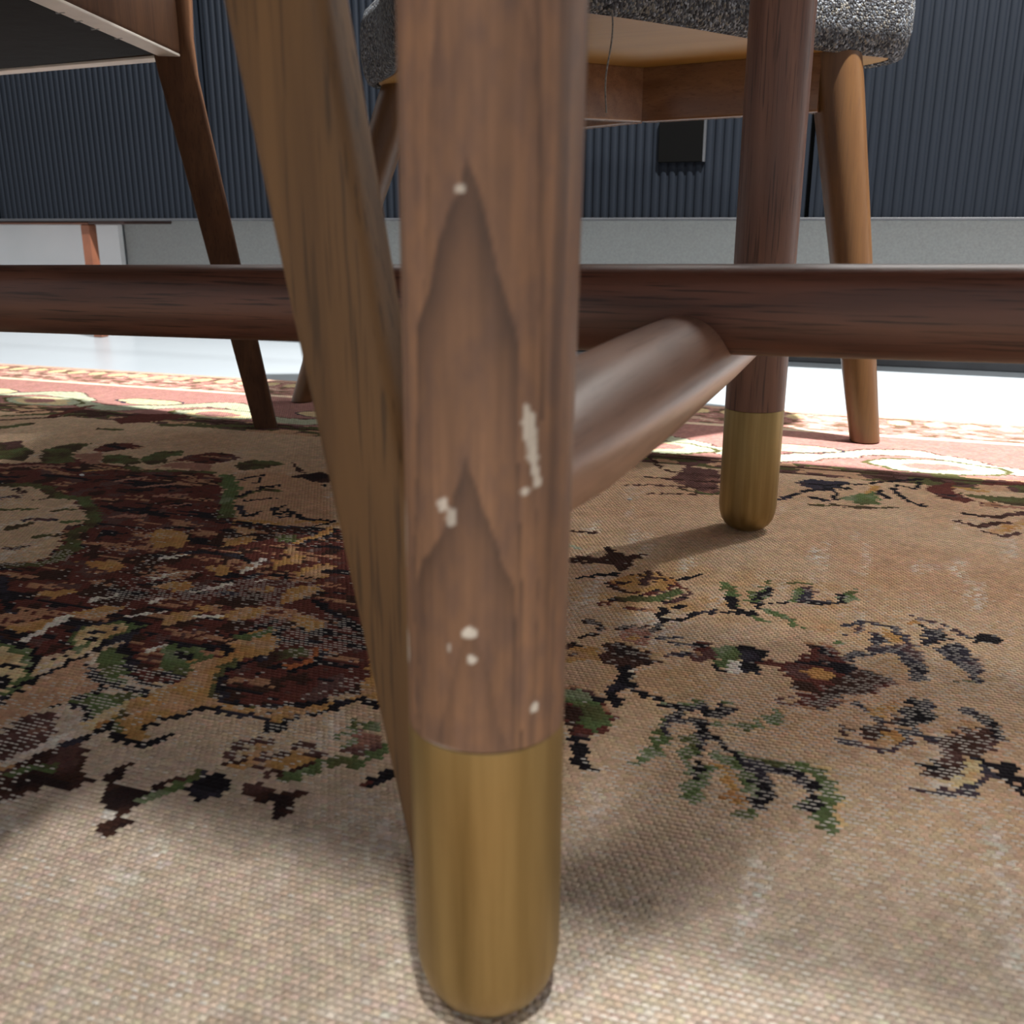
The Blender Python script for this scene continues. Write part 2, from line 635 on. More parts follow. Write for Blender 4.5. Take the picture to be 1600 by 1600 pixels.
base = base * (0.85 + 0.35 * mot2[..., None])
base = base * (1 - 0.9 * dark[..., None]) + c_d * 0.9 * dark[..., None]
# chips and scuffs: (side position, height, half width, half height, strength)
chips = [(-0.31, 0.2577, 0.055, 0.0012, 0.7), (-0.52, 0.1774, 0.06, 0.0022, 0.7), (-0.42, 0.1742, 0.05, 0.0032, 0.6), (-0.20, 0.1415, 0.085, 0.0019, 0.9),
         (-0.19, 0.1335, 0.05, 0.0014, 0.9), (0.57, 0.1165, 0.05, 0.0016, 0.95), (-0.45, 0.1362, 0.03, 0.0014, 0.6), (-0.985, 0.129, 0.03, 0.006, 0.6),
         (-0.985, 0.165, 0.02, 0.010, 0.35), (0.40, 0.2035, 0.035, 0.0014, 0.8), (0.40, 0.1815, 0.06, 0.0012, 0.8)]
chips += [(0.43 + 0.11 * s ** 1.5, 0.2005 - 0.0165 * s, 0.075 - 0.035 * s, 0.0022, 0.85) for s in np.linspace(0, 1, 12)]
wear = np.zeros_like(ZZ)
rag = fbm(ang * 26, ZZ * 420, 2) - 0.5
for a0, z0, ha, hz, s in chips:
    d = ((A_ - a0) / ha) ** 2 + ((ZZ - z0) / hz) ** 2 + 1.3 * rag
    wear = np.maximum(wear, s * np.clip((1.15 - d) / 0.4, 0, 1) * (FR > -0.1))
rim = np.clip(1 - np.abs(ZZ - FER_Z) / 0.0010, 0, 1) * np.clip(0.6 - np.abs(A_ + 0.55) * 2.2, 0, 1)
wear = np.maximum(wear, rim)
base = base * (1 - wear[..., None]) + np.array(srgb((206, 202, 192))[:3]) * wear[..., None]
ca = leg1.data.color_attributes.new('grain', 'FLOAT_COLOR', 'POINT')
ca.data.foreach_set('color', np.concatenate([base.reshape(-1, 3), np.ones((nr * NU, 1))], 1).astype(np.float32).ravel())
ferrule(-0.1052, 0.252, leg1)

for lx, ly, lz in ((-0.099, 0.813, 0), (-1.75, 0.252, 0), (-1.75, 0.813, 0)):
    lg = mesh_obj('leg', *stick((lx, ly, FER_Z), (lx, ly, 0.716), [(0, LEG_R - 0.0001), (0.5, LEG_R + 0.0002), (1, LEG_R - 0.0006)], 48), 'walnut_upright', tbl, to)
    ferrule(lx, ly, lg)
for ex in (-0.102, -1.75):
    mesh_obj('end_stretcher', *stick((ex, 0.252, 0.179), (ex, 0.813, 0.179), [(0, 0.019), (0.12, 0.0236), (0.3, 0.0249), (0.6, 0.0249), (0.88, 0.0236), (1, 0.019)], 48), 'walnut_crosswise', tbl, to)
mesh_obj('long_stretcher', *stick((-1.88, 0.53, 0.1785), (0.72, 0.53, 0.2180), [(0, 0.017), (0.01, 0.0212), (0.3, 0.0212), (0.7, 0.0216), (0.99, 0.0212), (1, 0.017)], 48, 1.08, 0.82), 'walnut_lengthwise', tbl, to)
mesh_obj('tabletop', *box(-2.25, 0.98, 0.08, 1.035, 0.714, 0.742, 0.006), 'walnut_lengthwise', tbl, to, smooth=False)


# ------------------------------------------------------------------ side chairs with flat tapered legs
def side_chair(name, label, loc, z0, corners, feet, leg_specs, wood_name, group='side chairs with flat tapered legs', staples=None):
    """corners / feet: front right, back right, back left, front left."""
    t = thing(name, label, 'chair', loc, group)
    o3 = t.location.copy()
    cn = [Vector((c[0], c[1], 0)) for c in corners]
    mid = sum(cn, Vector()) / 4
    names = ('side_rail', 'back_rail', 'side_rail', 'front_rail')
    for i in range(4):
        a, b = cn[i], cn[(i + 1) % 4]
        d = (b - a).normalized()
        nrm = Vector((d.y, -d.x, 0))
        a2, b2 = a + d * 0.012, b - d * 0.012
        h = 0.030
        V, F = bar([(a2.x, a2.y, z0 + 0.003 + h), (b2.x, b2.y, z0 + 0.003 + h)], [(0.0125, h)] * 2, nrm, 0.004)
        r = mesh_obj(names[i], V, F, wood_name, t, o3)
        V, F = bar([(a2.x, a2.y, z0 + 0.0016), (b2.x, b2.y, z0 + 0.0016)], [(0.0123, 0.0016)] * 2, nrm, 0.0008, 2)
        mesh_obj('pale_edge', V, F, 'rail_sheen', r, o3, label='pale lower edge with floor sheen painted in')
    ins = [c + (mid - c).normalized() * 0.020 for c in cn]
    n = 9
    V, F = [], []
    for i in range(n + 1):
        for j in range(n + 1):
            s, u = i / n, j / n
            p = ins[0].lerp(ins[1], u).lerp(ins[3].lerp(ins[2], u), s)
            sag = -0.0035 * math.sin(math.pi * s) * math.sin(math.pi * u) + 0.0012 * math.sin(9 * u + 4 * s)
            V.append((p.x, p.y, z0 + 0.0035 + sag * 0.6))
    for i in range(n):
        for j in range(n):
            k = i * (n + 1) + j
            F.append((k, k + 1, k + n + 2, k + n + 1))
    mesh_obj('seat_lining', V, F, 'black_lining', t, o3, label='black cloth stapled under the seat')
    for sx, sy in staples or []:
        V, F = box(sx - 0.005, sx + 0.005, sy - 0.0008, sy + 0.0008, z0 - 0.0006, z0 + 0.006, 0.0003)
        mesh_obj('staple', V, F, 'steel', t, o3)
    out = [(mid + (c - mid) * 0.965).to_2d() for c in reversed(cn)]
    q = catmull([tuple(p) for p in [x for i in range(4) for x in (out[i].lerp(out[(i + 1) % 4], 0.08), out[i].lerp(out[(i + 1) % 4], 0.92))]], 5)
    rings = []
    for k, z in ((0.95, 0.066), (0.99, 0.072), (1.0, 0.084), (0.99, 0.098), (0.95, 0.108), (0.7, 0.114)):
        rings.append([(mid.x + (p.x - mid.x) * k, mid.y + (p.y - mid.y) * k, z0 + z) for p in q])
    mesh_obj('cushion', *loft(rings), 'dark_cushion', t, o3)
    for i in range(4):
        top, foot = corners[i], feet[i]
        xd, wt, wb, dt, db, bow, crn = leg_specs[i]
        path, sizes = [], []
        zt = z0 + 0.066
        for s in np.linspace(0, 1, 13):
            z = s * zt
            f = min(s, 0.88) / 0.88 + bow * math.sin(math.pi * s)
            path.append((foot[0] + (top[0] - foot[0]) * f, foot[1] + (top[1] - foot[1]) * f, z))
            kn = 1.0 + 0.12 * max(0, (s - 0.82) / 0.18)
            sizes.append(((wb + (wt - wb) * s) * kn, (db + (dt - db) * s) * kn))
        V, F = bar(path, sizes, xd, min(crn, dt * 0.8), 4, True)
        mesh_obj('leg', V, F, wood_name, t, o3)
    return t


def leg_spec(xd=(1, 0, 0), wt=0.0215, wb=0.0135, dt=0.013, db=0.010, bow=0.0, crn=0.006):
    return (xd, wt, wb, dt, db, bow, crn)


STAPLES = [(-0.7565, 0.792), (-0.7705, 0.829), (-0.7855, 0.867), (-0.801, 0.917)]
side_chair('side_chair', 'dark brown side chair with black cloth under its seat, beyond the table stretcher',
           (-1.07, 0.78, 0), 0.4375,
           [(-0.645, 0.505), (-0.836, 1.048), (-1.36, 1.078), (-1.50, 0.52)],
           [(-0.640, 0.470), (-0.732, 1.033), (-1.44, 1.07), (-1.54, 0.47)],
           [leg_spec(), leg_spec((0.84, 0.54, 0), 0.0235, 0.0140, 0.0135, 0.0100, 0.0, 0.003), leg_spec(), leg_spec()], 'dark_walnut', staples=STAPLES)

side_chair('side_chair', 'olive-brown side chair close by, its one flat tapered leg slanting behind the nearest table leg',
           (-0.46, 0.10, 0), 0.432,
           [(-0.680, -0.120), (-0.680, 0.308), (-0.2185, 0.308), (-0.225, -0.120)],
           [(-0.71, -0.16), (-0.715, 0.308), (-0.1435, 0.3085), (-0.150, -0.20)],
           [leg_spec(), leg_spec(), leg_spec((1, 0.0, 0), 0.0222, 0.0150, 0.0115, 0.0100), leg_spec()], 'olive_ash')

# ------------------------------------------------------------------ tweed lounge chair by the sideboard
lc = thing('lounge_chair', 'grey tweed chair with plywood seat base and golden-brown round legs, in front of the sideboard', 'chair', (-0.36, 1.15, 0))
lo = lc.location.copy()
ZP = 0.427
half = [(0.842, 0.0), (0.852, 0.036), (0.888, 0.080), (0.968, 0.136), (1.058, 0.190), (1.150, 0.244), (1.205, 0.290), (1.240, 0.318), (1.275, 0.318), (1.315, 0.270), (1.338, 0.15), (1.345, 0.0)]
XC = -0.352
pts = [(XC + w, y) for y, w in half] + [(XC - w, y) for y, w in reversed(half[1:-1])]
outl = catmull(pts, 5)
cen = Vector((XC, 1.13))


def offset_ring(d, z, src=outl):
    out = []
    m = len(src)
    for i in range(m):
        tg = (src[(i + 1) % m] - src[i - 1]).normalized()
        nn = Vector((tg.y, -tg.x))
        p = src[i] + nn * d
        out.append((p.x, p.y, z))
    return out


V, F = loft([offset_ring(-0.010, ZP - 0.004), offset_ring(-0.006, ZP - 0.003), offset_ring(-0.004, ZP + 0.004), offset_ring(-0.010, ZP + 0.008)])
mesh_obj('seat_base', V, F, 'seat_plywood', lc, lo, label='pale plywood underside of the seat')
prof = [(-0.006, ZP + 0.003), (-0.003, ZP - 0.0035), (0.003, ZP - 0.006), (0.009, ZP - 0.003), (0.0135, ZP + 0.008), (0.0165, ZP + 0.025), (0.017, ZP + 0.048), (0.015, ZP + 0.068), (0.009, ZP + 0.083), (-0.003, ZP + 0.094), (-0.02, ZP + 0.100)]
V, F = loft([offset_ring(d, z) for d, z in prof])
mesh_obj('seat_cushion', V, F, 'grey_tweed', lc, lo)
# low wrapped back above the wide end of the seat
bk = []
for x in np.linspace(-0.24, 0.24, 13):
    bk.append((XC + x, 1.335 - 1.1 * x * x, ZP + 0.23))
V, F = bar(bk, [(0.022, 0.135)] * 13, (0, 1, 0), 0.018)
mesh_obj('backrest', V, F, 'grey_tweed', lc, lo)


def rail(a, b, nrm, th_, z0, z1, name='rail'):
    a, b, nrm = Vector(a), Vector(b), Vector(nrm).normalized()
    a, b = a + nrm * th_ / 2, b + nrm * th_ / 2
    V_, F_ = bar([(a.x, a.y, (z0 + z1) / 2), (b.x, b.y, (z0 + z1) / 2)], [(th_ / 2, (z1 - z0) / 2)] * 2, (nrm.x, nrm.y, 0), 0.0025, 3)
    mesh_obj(name, V_, F_, 'apron_wood', lc, lo)


rail((-0.303, 1.218), (-0.100, 1.179), (0.19, 0.98), 0.020, 0.364, ZP - 0.003)
rail((-0.303, 1.218), (-0.415, 1.087), (-0.76, 0.65), 0.020, 0.364, ZP - 0.003)
rail((-0.318, 1.225), (-0.500, 1.330), (0.5, 0.87), 0.020, 0.364, ZP - 0.003)
for (tx, ty), (fx, fy), rt, rb in (((-0.088, 1.203), (-0.017, 1.2125), 0.0280, 0.0170), ((-0.640, 1.262), (-0.789, 1.2065), 0.0280, 0.0165), ((-0.372, 1.105), (-0.338, 1.03), 0.022, 0.014)):
    V, F = stick((fx, fy, 0), (tx, ty, ZP - 0.003), [(0, rb * 0.86), (0.004, rb), (0.5, (rb + rt) / 2 + 0.0008), (0.94, rt), (1, rt * 0.99)], 36, level=True)
    mesh_obj('leg', V, F, 'golden_beech', lc, lo)
thr = []
for i in range(25):
    s = i / 24
    thr.append((-0.2525 + 0.0016 * math.sin(7 * s) - 0.004 * s, 0.898, 0.4245 - 0.082 * s))
V, F = bar(thr, [(0.0007, 0.0007)] * 25, (1, 0, 0), 0.0003, 1)
mesh_obj('loose_thread', V, F, 'thread', lc, lo, label='loose grey thread hanging down')

# ------------------------------------------------------------------ the rug: knots in rows, pattern woven knot by knot
RANG = math.radians(1.5)
RORG = np.array([0.0, 1.39])
PU, PV = 0.0034, 0.0030
U0, U1, V0, V1 = -1.62, 0.50, -1.26, 0.0
nu, nv = int((U1 - U0) / PU), int((V1 - V0) / PV)
RUG = {
    'B': (208, 178, 147), 'T': (198, 158, 126), 'M': (100, 54, 46), 'D': (70, 46, 38), 'K': (30, 26, 30), 'G': (96, 112, 70), 'g': (92, 90, 56),
    'O': (190, 146, 90), 'C': (218, 196, 152), 'W': (228, 220, 208), 'N': (62, 58, 68), 'U': (100, 70, 66), 'p': (168, 122, 104), 'L': (176, 180, 154),
    'R': (176, 104, 64), 'c': (222, 190, 140),
}
LIN = {k: np.array(srgb(v)[:3]) for k, v in RUG.items()}
DATA = """
PM0:-899,-606 -867,-586 -847,-560 -801,-563 -747,-577 -686,-561 -641,-574 -561,-680 -525,-705 -445,-692 -380,-676 -266,-874 -226,-964 -268,-956 -288,-955 -301,-982 -325,-988 -350,-981 -365,-967 -376,-974 -407,-982 -438,-955 -454,-940 -469,-956 -481,-980 -518,-963 -532,-978 -938,-620
Sg12.7:-1063,-467 -1040,-426
Sg8.1:-1131,-403 -1066,-362 -1022,-346
SD8.3:-1116,-364 -1060,-312
SM10.4:-1052,-372 -1058,-295
PM0:-957,-368 -951,-321 -899,-303 -875,-309 -898,-361 -928,-386
Sg11.5:-871,-372 -760,-340
Sg8.2:-935,-422 -902,-417
SD6.7:-1096,-417 -1014,-356
Pg0:-904,-542 -905,-521 -900,-497 -880,-490 -865,-535 -829,-570 -842,-587 -867,-584
Pg0:-988,-528 -966,-512 -907,-550 -885,-583 -918,-595
PD0:-983,-526 -972,-507 -939,-533 -946,-550
PM0:-860,-512 -858,-482 -839,-475 -803,-485 -818,-505 -838,-526
Pp0:-858,-540 -837,-525 -796,-565 -804,-574 -831,-564
Pg0:-820,-540 -808,-529 -777,-532 -753,-556 -771,-562 -796,-565
Pg0:-774,-531 -780,-502 -755,-489 -741,-505 -753,-517 -732,-536 -743,-559
PM0:-732,-536 -735,-504 -718,-484 -680,-536 -707,-527
Pp0:-735,-562 -728,-541 -691,-521 -666,-556 -699,-556
Sg6.9:-763,-566 -738,-581 -718,-574 -688,-564 -662,-561
Sp7:-891,-621 -860,-600 -829,-595
SO5.2:-788,-599 -768,-580
Sp5.7:-730,-620 -715,-603
Sp5.6:-688,-632 -665,-613
Sp5.4:-656,-656 -633,-643
Sp4.6:-625,-684 -612,-670
Sp5:-645,-726 -621,-709
SK4.5:-655,-708 -620,-700
SK3.6:-618,-773 -602,-760
SK3.4:-579,-736 -556,-730
PB0:-830,-682 -787,-667 -758,-687 -719,-693 -692,-716 -668,-726 -653,-746 -663,-766 -641,-796 -630,-803 -614,-829 -624,-845 -645,-858
Sg9.6:-834,-678 -802,-664 -772,-667 -740,-691 -715,-687 -680,-712 -645,-752 -644,-775 -615,-809 -605,-835 -615,-848 -640,-862
Sg6:-764,-742 -733,-731
SN7.2:-709,-757 -688,-754
SN6.9:-793,-715 -778,-700
Sg8.5:-705,-785 -699,-770
SD5.3:-663,-825 -653,-815
Sg4.7:-755,-706 -744,-693
Sg4.5:-708,-727 -696,-718
Sg4.9:-675,-754 -660,-744
Sg4.7:-663,-793 -650,-781
SD4.8:-804,-678 -786,-688
PO0:-586,-832 -579,-826 -557,-822 -542,-829 -548,-840 -570,-839
PO0:-568,-896 -562,-886 -546,-878 -539,-883 -546,-897 -557,-898
PO0:-584,-746 -571,-741 -554,-743 -539,-760 -538,-778 -554,-783 -568,-770
PO0:-501,-853 -491,-844 -486,-836 -468,-847 -475,-861 -491,-858
PO0:-515,-914 -507,-898 -485,-898 -492,-910 -494,-921 -505,-920
PO0:-453,-906 -451,-891 -437,-886 -436,-873 -432,-879 -434,-897 -444,-910
PO0:-537,-945 -531,-934 -517,-919 -509,-923 -515,-946 -524,-952
PK0:-625,-877 -607,-882 -572,-911 -543,-931 -559,-927 -595,-906
SW2.3:-519,-892 -511,-879
SW2.4:-477,-908 -461,-895
SW2.3:-478,-883 -476,-874
SW2.8:-514,-959 -512,-920
SK3.4:-531,-786 -505,-780
SW1.8:-539,-809 -522,-789
SW1.7:-509,-842 -495,-825
PM0:-729,-503 -722,-485 -697,-484 -671,-497 -671,-519 -691,-533 -708,-532
Pg0:-660,-522 -654,-499 -629,-497 -610,-504 -619,-535 -642,-543
PD0:-579,-565 -575,-545 -556,-519 -527,-540 -527,-558 -546,-565 -567,-573
SD3:-603,-502 -573,-531
SK2.5:-545,-588 -541,-564 -521,-568
PT0:-582,-646 -625,-562 -604,-536 -529,-565 -457,-670 -467,-696 -495,-697 -533,-701 -559,-683
SG12:-639,-567 -599,-613 -579,-650 -552,-689
SO7.8:-533,-701 -498,-693 -479,-682 -455,-674
SK4.2:-561,-659 -531,-687 -530,-668
SK3.5:-522,-645 -527,-656 -505,-682 -500,-671 -514,-657 -500,-662 -481,-674 -455,-674
SK3.7:-615,-578 -603,-548 -594,-582
Sg7:-577,-633 -576,-600 -558,-599
SK4.2:-578,-628 -581,-595 -567,-584
SK4.4:-564,-644 -546,-627
SK3.7:-546,-701 -505,-705 -467,-696 -452,-677
SO6:-454,-737 -448,-714 -446,-679
SK2.1:-448,-742 -442,-720 -440,-693
Pg0:-482,-726 -475,-720 -462,-715 -454,-737 -469,-738
PO0:-529,-718 -506,-718 -507,-731 -517,-731
PO0:-520,-748 -496,-731 -488,-745 -505,-762
PO0:-487,-811 -477,-797 -463,-812 -465,-823
PO0:-448,-779 -434,-760 -427,-772 -435,-792 -426,-799 -433,-798
PO0:-416,-802 -416,-786 -409,-773 -394,-778 -400,-793 -389,-796 -399,-806
PO0:-398,-850 -404,-826 -390,-815 -381,-824 -387,-847 -391,-854
PO0:-420,-888 -417,-868 -405,-862 -398,-870 -397,-885 -408,-892
PO0:-373,-874 -363,-865 -347,-883 -352,-892 -366,-880
PO0:-421,-832 -415,-824 -411,-838
PO0:-446,-881 -435,-872 -435,-886
PO0:-453,-756 -448,-746 -438,-758 -445,-764
SK5.1:-515,-778 -481,-780 -463,-788
SK4:-430,-807 -413,-808
SN5.1:-448,-851 -436,-849
SK5.3:-374,-842 -349,-858 -329,-874
SN4:-445,-819 -440,-807
SW2.7:-454,-812 -456,-775
SW3.1:-464,-857 -452,-834
SW2.6:-435,-825 -431,-817
SW2.4:-433,-893 -422,-886
PO0:-539,-942 -516,-918 -515,-923 -514,-938 -521,-953 -534,-948
SW1.8:-512,-964 -514,-920
PC0:-530,-968 -506,-967 -487,-979 -469,-998 -462,-1014 -462,-1032
SG3.6:-532,-966 -521,-967 -494,-975 -471,-994 -461,-1018 -465,-1030
SK2.3:-541,-957 -512,-966 -493,-970 -476,-984 -461,-1004 -456,-1020 -459,-1035
PK0:-489,-1007 -477,-1004 -465,-1015 -473,-1022
SK2.5:-498,-998 -481,-992
PG0:-492,-942 -494,-931 -485,-920 -474,-914 -456,-915 -454,-929 -457,-944 -465,-967 -481,-955
PC0:-489,-941 -486,-929 -472,-922 -464,-920 -461,-929 -466,-945 -473,-959
SK2:-494,-941 -491,-929 -476,-914 -455,-916 -455,-929 -458,-946 -464,-964 -468,-973
SK2.5:-475,-948 -468,-947
SK2.5:-479,-938 -472,-935
SK2.5:-473,-933 -469,-928
SC4.3:-468,-993 -466,-978 -464,-964 -463,-948
SK2.4:-465,-1000 -459,-988 -458,-975 -457,-960 -456,-948
PT0:-456,-1027 -459,-1004 -457,-979 -454,-968 -429,-993 -418,-995 -418,-1006 -429,-1021 -432,-1027 -435,-1033 -435,-1058 -456,-1037
PG0:-452,-960 -452,-949 -441,-954 -429,-965 -413,-982 -412,-989 -426,-990 -443,-972
PT0:-453,-947 -439,-953 -415,-978 -415,-982 -435,-961
SK2.7:-443,-978 -429,-993 -417,-991
PM0:-451,-940 -426,-935 -413,-957 -413,-978 -429,-965
SK2.7:-451,-940 -428,-967 -412,-979 -399,-985 -384,-981 -377,-977
SW2.6:-429,-952 -424,-939
PO0:-396,-1039 -392,-1021 -395,-1003 -387,-992 -379,-970 -385,-943 -375,-939 -336,-995 -346,-998 -356,-1005 -363,-1013 -363,-1021 -357,-1031 -355,-1040 -363,-1043 -377,-1037 -385,-1026 -389,-1032
PG0:-423,-939 -414,-936 -396,-938 -385,-943 -390,-956 -382,-971 -394,-971 -411,-959
SK3.1:-427,-934 -409,-934 -393,-933
SK2.6:-410,-948 -395,-949
SK2.5:-396,-968 -386,-972
PG0:-423,-1019 -416,-1007 -411,-1002 -392,-997 -393,-1008 -399,-1020 -402,-1028 -417,-1022
PC0:-396,-1039 -401,-1029 -398,-1015 -394,-1007 -390,-1016 -390,-1029
SK3:-431,-1027 -426,-1018 -418,-1006 -415,-996 -403,-993 -388,-995
SK2.5:-419,-1022 -408,-1025 -401,-1031
Pg0:-387,-1026 -389,-1015 -385,-1015 -382,-1024 -367,-1038 -375,-1038
SK3.1:-388,-1034 -386,-1029 -379,-1038 -366,-1042 -356,-1039 -350,-1035 -349,-1028
SK2.8:-362,-1027 -364,-1020 -361,-1012 -356,-1005 -346,-998
SK2.5:-393,-1055 -389,-1046 -387,-1036
PU0:-431,-1062 -433,-1036 -425,-1031 -413,-1039 -405,-1051 -405,-1065 -413,-1079
SW1.8:-406,-1064 -403,-1049 -395,-1046
PD0:-406,-1085 -402,-1068 -396,-1057 -386,-1049 -376,-1056 -366,-1071 -355,-1076 -361,-1083 -369,-1086 -375,-1093 -382,-1108
SG4.8:-395,-1084 -392,-1077 -383,-1073
SO5.2:-408,-1082 -402,-1081
PD0:-351,-1075 -353,-1058 -348,-1060 -343,-1074 -330,-1075 -320,-1060 -317,-1061 -325,-1078 -321,-1089 -328,-1092 -340,-1088 -343,-1081
PD0:-332,-1093 -319,-1093 -317,-1100 -322,-1108 -324,-1106 -327,-1100
SW2.4:-329,-1094 -325,-1094
SG4.1:-324,-1081 -319,-1075 -315,-1066 -313,-1053
PK0:-310,-1072 -311,-1064 -306,-1052 -296,-1065 -300,-1074 -308,-1073
PO0:-394,-953 -383,-943 -391,-918 -385,-904 -373,-896 -358,-916 -353,-927 -368,-939 -372,-953 -366,-967 -355,-984 -341,-993 -319,-992 -302,-979 -291,-968 -280,-957 -285,-942 -296,-912 -282,-907 -255,-963 -263,-965 -281,-963 -290,-978 -297,-991 -302,-1001 -305,-1005 -314,-997 -321,-999 -348,-999 -356,-1003
PM0:-365,-963 -365,-949 -354,-934 -339,-943 -329,-938 -324,-919 -324,-909 -305,-902 -296,-916 -294,-936 -287,-949 -291,-968 -302,-979 -319,-985 -335,-988 -349,-982
Sg3.6:-371,-940 -369,-960 -353,-983 -343,-988 -328,-989 -312,-986
SK2.4:-357,-933 -365,-944 -367,-957 -360,-971 -347,-986 -334,-989 -316,-986 -303,-978 -292,-967
PR0:-341,-936 -331,-930 -329,-923 -333,-911 -326,-911 -324,-924 -329,-938 -336,-940
Pg0:-354,-926 -349,-915 -341,-914 -330,-921 -338,-926 -347,-930
SK2.3:-344,-941 -328,-940 -322,-927 -325,-913
PG0:-397,-911 -389,-908 -380,-903 -377,-890 -371,-892 -374,-910 -380,-921 -387,-917
SK3:-402,-911 -392,-909 -384,-899 -379,-885
SK4.4:-405,-935 -387,-926 -380,-935
SK2.9:-371,-892 -360,-910 -354,-905
SK2.5:-344,-904 -333,-905
SK4.6:-341,-872 -321,-877
PO0:-373,-873 -361,-874 -350,-877 -348,-889 -362,-884
PO0:-421,-884 -404,-879 -400,-888 -410,-891
SK2.5:-352,-1004 -345,-998 -335,-999 -319,-999 -314,-997 -309,-1008 -302,-1009 -303,-1000 -299,-992 -293,-985 -284,-973 -281,-963 -272,-963 -262,-968
PK0:-312,-1009 -305,-1002 -298,-1008 -300,-1014 -310,-1013
SK3.9:-277,-963 -262,-968
PO0:-294,-1033 -287,-1025 -274,-1020 -265,-1024 -272,-1036 -282,-1038 -291,-1036
PO0:-302,-1036 -303,-1022 -296,-1022 -296,-1032 -288,-1039 -292,-1045 -301,-1044
SD3.2:-309,-1035 -309,-1026 -305,-1019 -297,-1019
SD3.5:-296,-1032 -286,-1027 -280,-1015 -265,-1021
SD3:-304,-1041 -301,-1037
SD3.4:-290,-1042 -279,-1041 -274,-1041
SD3.1:-275,-1037 -264,-1031
SG4.9:-275,-1042 -266,-1038 -261,-1029 -257,-1022 -246,-1020 -245,-1010 -244,-1001
PU0:-263,-1000 -262,-990 -249,-990 -243,-997 -246,-1009 -251,-1017 -259,-1010
SG3.1:-270,-1002 -264,-994 -263,-984 -253,-985
SG3.1:-260,-1009 -261,-1002
PD0:-289,-1055 -282,-1050 -272,-1054 -261,-1052 -255,-1058 -254,-1070 -258,-1076 -261,-1074 -261,-1064 -271,-1063 -283,-1061
PK0:-312,-1063 -309,-1050 -301,-1049 -293,-1058 -294,-1066 -304,-1074
PM0:-239,-1039 -236,-1027 -229,-1018 -225,-1024 -231,-1034
SK2:-232,-1036 -225,-1026
PD0:-235,-702 -228,-688 -210,-690 -209,-674 -218,-661 -210,-658 -198,-674 -195,-681 -188,-670 -180,-667 -185,-684 -189,-704 -187,-714 -194,-717 -199,-704 -215,-703 -232,-708
SK4.8:-216,-738 -205,-728 -190,-722
SD2.2:-251,-632 -237,-629
SL6.1:-244,-666 -234,-671
PO0:-194,-737 -183,-723 -172,-712 -159,-708 -149,-718 -145,-727 -154,-743 -165,-753 -182,-752 -192,-746
Pg0:-183,-768 -172,-761 -155,-752 -143,-732 -138,-740 -146,-761 -162,-770 -178,-776
SM2.7:-195,-741 -181,-752 -165,-756 -154,-743 -145,-730 -136,-736
SD2.8:-177,-718 -170,-708 -167,-724 -168,-738
SD2.5:-163,-709 -152,-716
SD2.5:-163,-720 -159,-721
SD2.5:-184,-740 -180,-736
SM3.1:-186,-782 -180,-770
SM2.8:-169,-784 -155,-782
SM3.2:-147,-768 -137,-755 -134,-738
SK3.6:-146,-720 -139,-711 -133,-704
SK4.3:-135,-766 -146,-776 -147,-790 -143,-797 -141,-810
SK2.8:-143,-797 -130,-793 -121,-776 -111,-766 -95,-767 -86,-769
PG0:-116,-713 -108,-713 -101,-733 -100,-757 -107,-759 -110,-730
SK4.7:-106,-741 -103,-758
PG0:-97,-726 -89,-720 -89,-703 -84,-698 -80,-716 -84,-727 -85,-751 -93,-751
SK4.8:-87,-728 -83,-714
SK3.4:-89,-732 -86,-752
SK5.6:-95,-761 -86,-769
SG3.7:-86,-772 -80,-777
SG5.5:-79,-758 -68,-765 -60,-776
SD2.9:-189,-814 -178,-818 -173,-826
Pp0:-163,-823 -157,-810 -143,-810 -141,-830 -147,-839 -159,-836
PO0:-156,-830 -150,-823 -146,-829 -151,-836
SD2.4:-163,-820 -155,-809 -142,-813
SD3.6:-187,-841 -174,-834
PO0:-194,-856 -170,-850 -166,-867 -172,-874 -188,-877
PD0:-172,-843 -158,-841 -141,-847 -137,-857 -126,-859 -144,-875 -150,-879 -165,-869 -166,-853
SD3.5:-193,-858 -185,-853
SD3.4:-189,-868 -182,-866
SK4.7:-146,-875 -144,-887 -148,-899 -148,-909 -142,-920
SK3.6:-142,-890 -132,-899 -124,-906 -117,-913
PM0:-116,-824 -106,-822 -101,-844 -111,-852 -118,-854 -115,-840
SN1.7:-140,-825 -124,-819
SN1.6:-127,-830 -117,-831
SN2.1:-131,-848 -118,-843
PG0:-102,-842 -102,-828 -93,-823 -86,-834 -88,-852 -98,-854
PK0:-98,-824 -80,-820 -70,-824 -73,-839 -71,-859 -84,-860 -85,-843 -89,-828
SK2.7:-100,-853 -93,-861 -89,-857
SW2.7:-88,-844 -85,-860
SM2.5:-72,-840 -63,-841
SK4.1:-86,-746 -62,-733 -51,-732 -34,-726
PN0:-61,-703 -56,-698 -52,-710 -53,-730 -60,-733
PG0:-65,-731 -64,-718 -59,-706 -59,-732
SG3.7:-68,-699 -57,-694
PG0:-37,-715 -31,-703 -23,-693 -23,-719 -32,-729
SK4.1:-35,-711 -30,-725
PG0:-32,-799 -28,-792 -26,-801 -30,-803
PM0:-65,-844 -59,-835 -46,-816 -49,-804 -40,-801 -32,-804 -28,-817 -24,-825 -12,-832 -5,-840 -1,-845 -15,-863 -27,-871 -30,-882 -41,-893 -51,-885 -49,-875 -54,-860 -62,-852
PO0:-51,-846 -43,-836 -32,-841 -34,-851 -46,-853
PD0:-32,-847 -20,-830 -8,-837 -5,-844 -17,-861 -32,-872 -41,-893 -42,-882
SK4.8:-41,-809 -35,-819
SK3.5:-31,-832 -20,-841
SM2.6:-59,-888 -42,-888
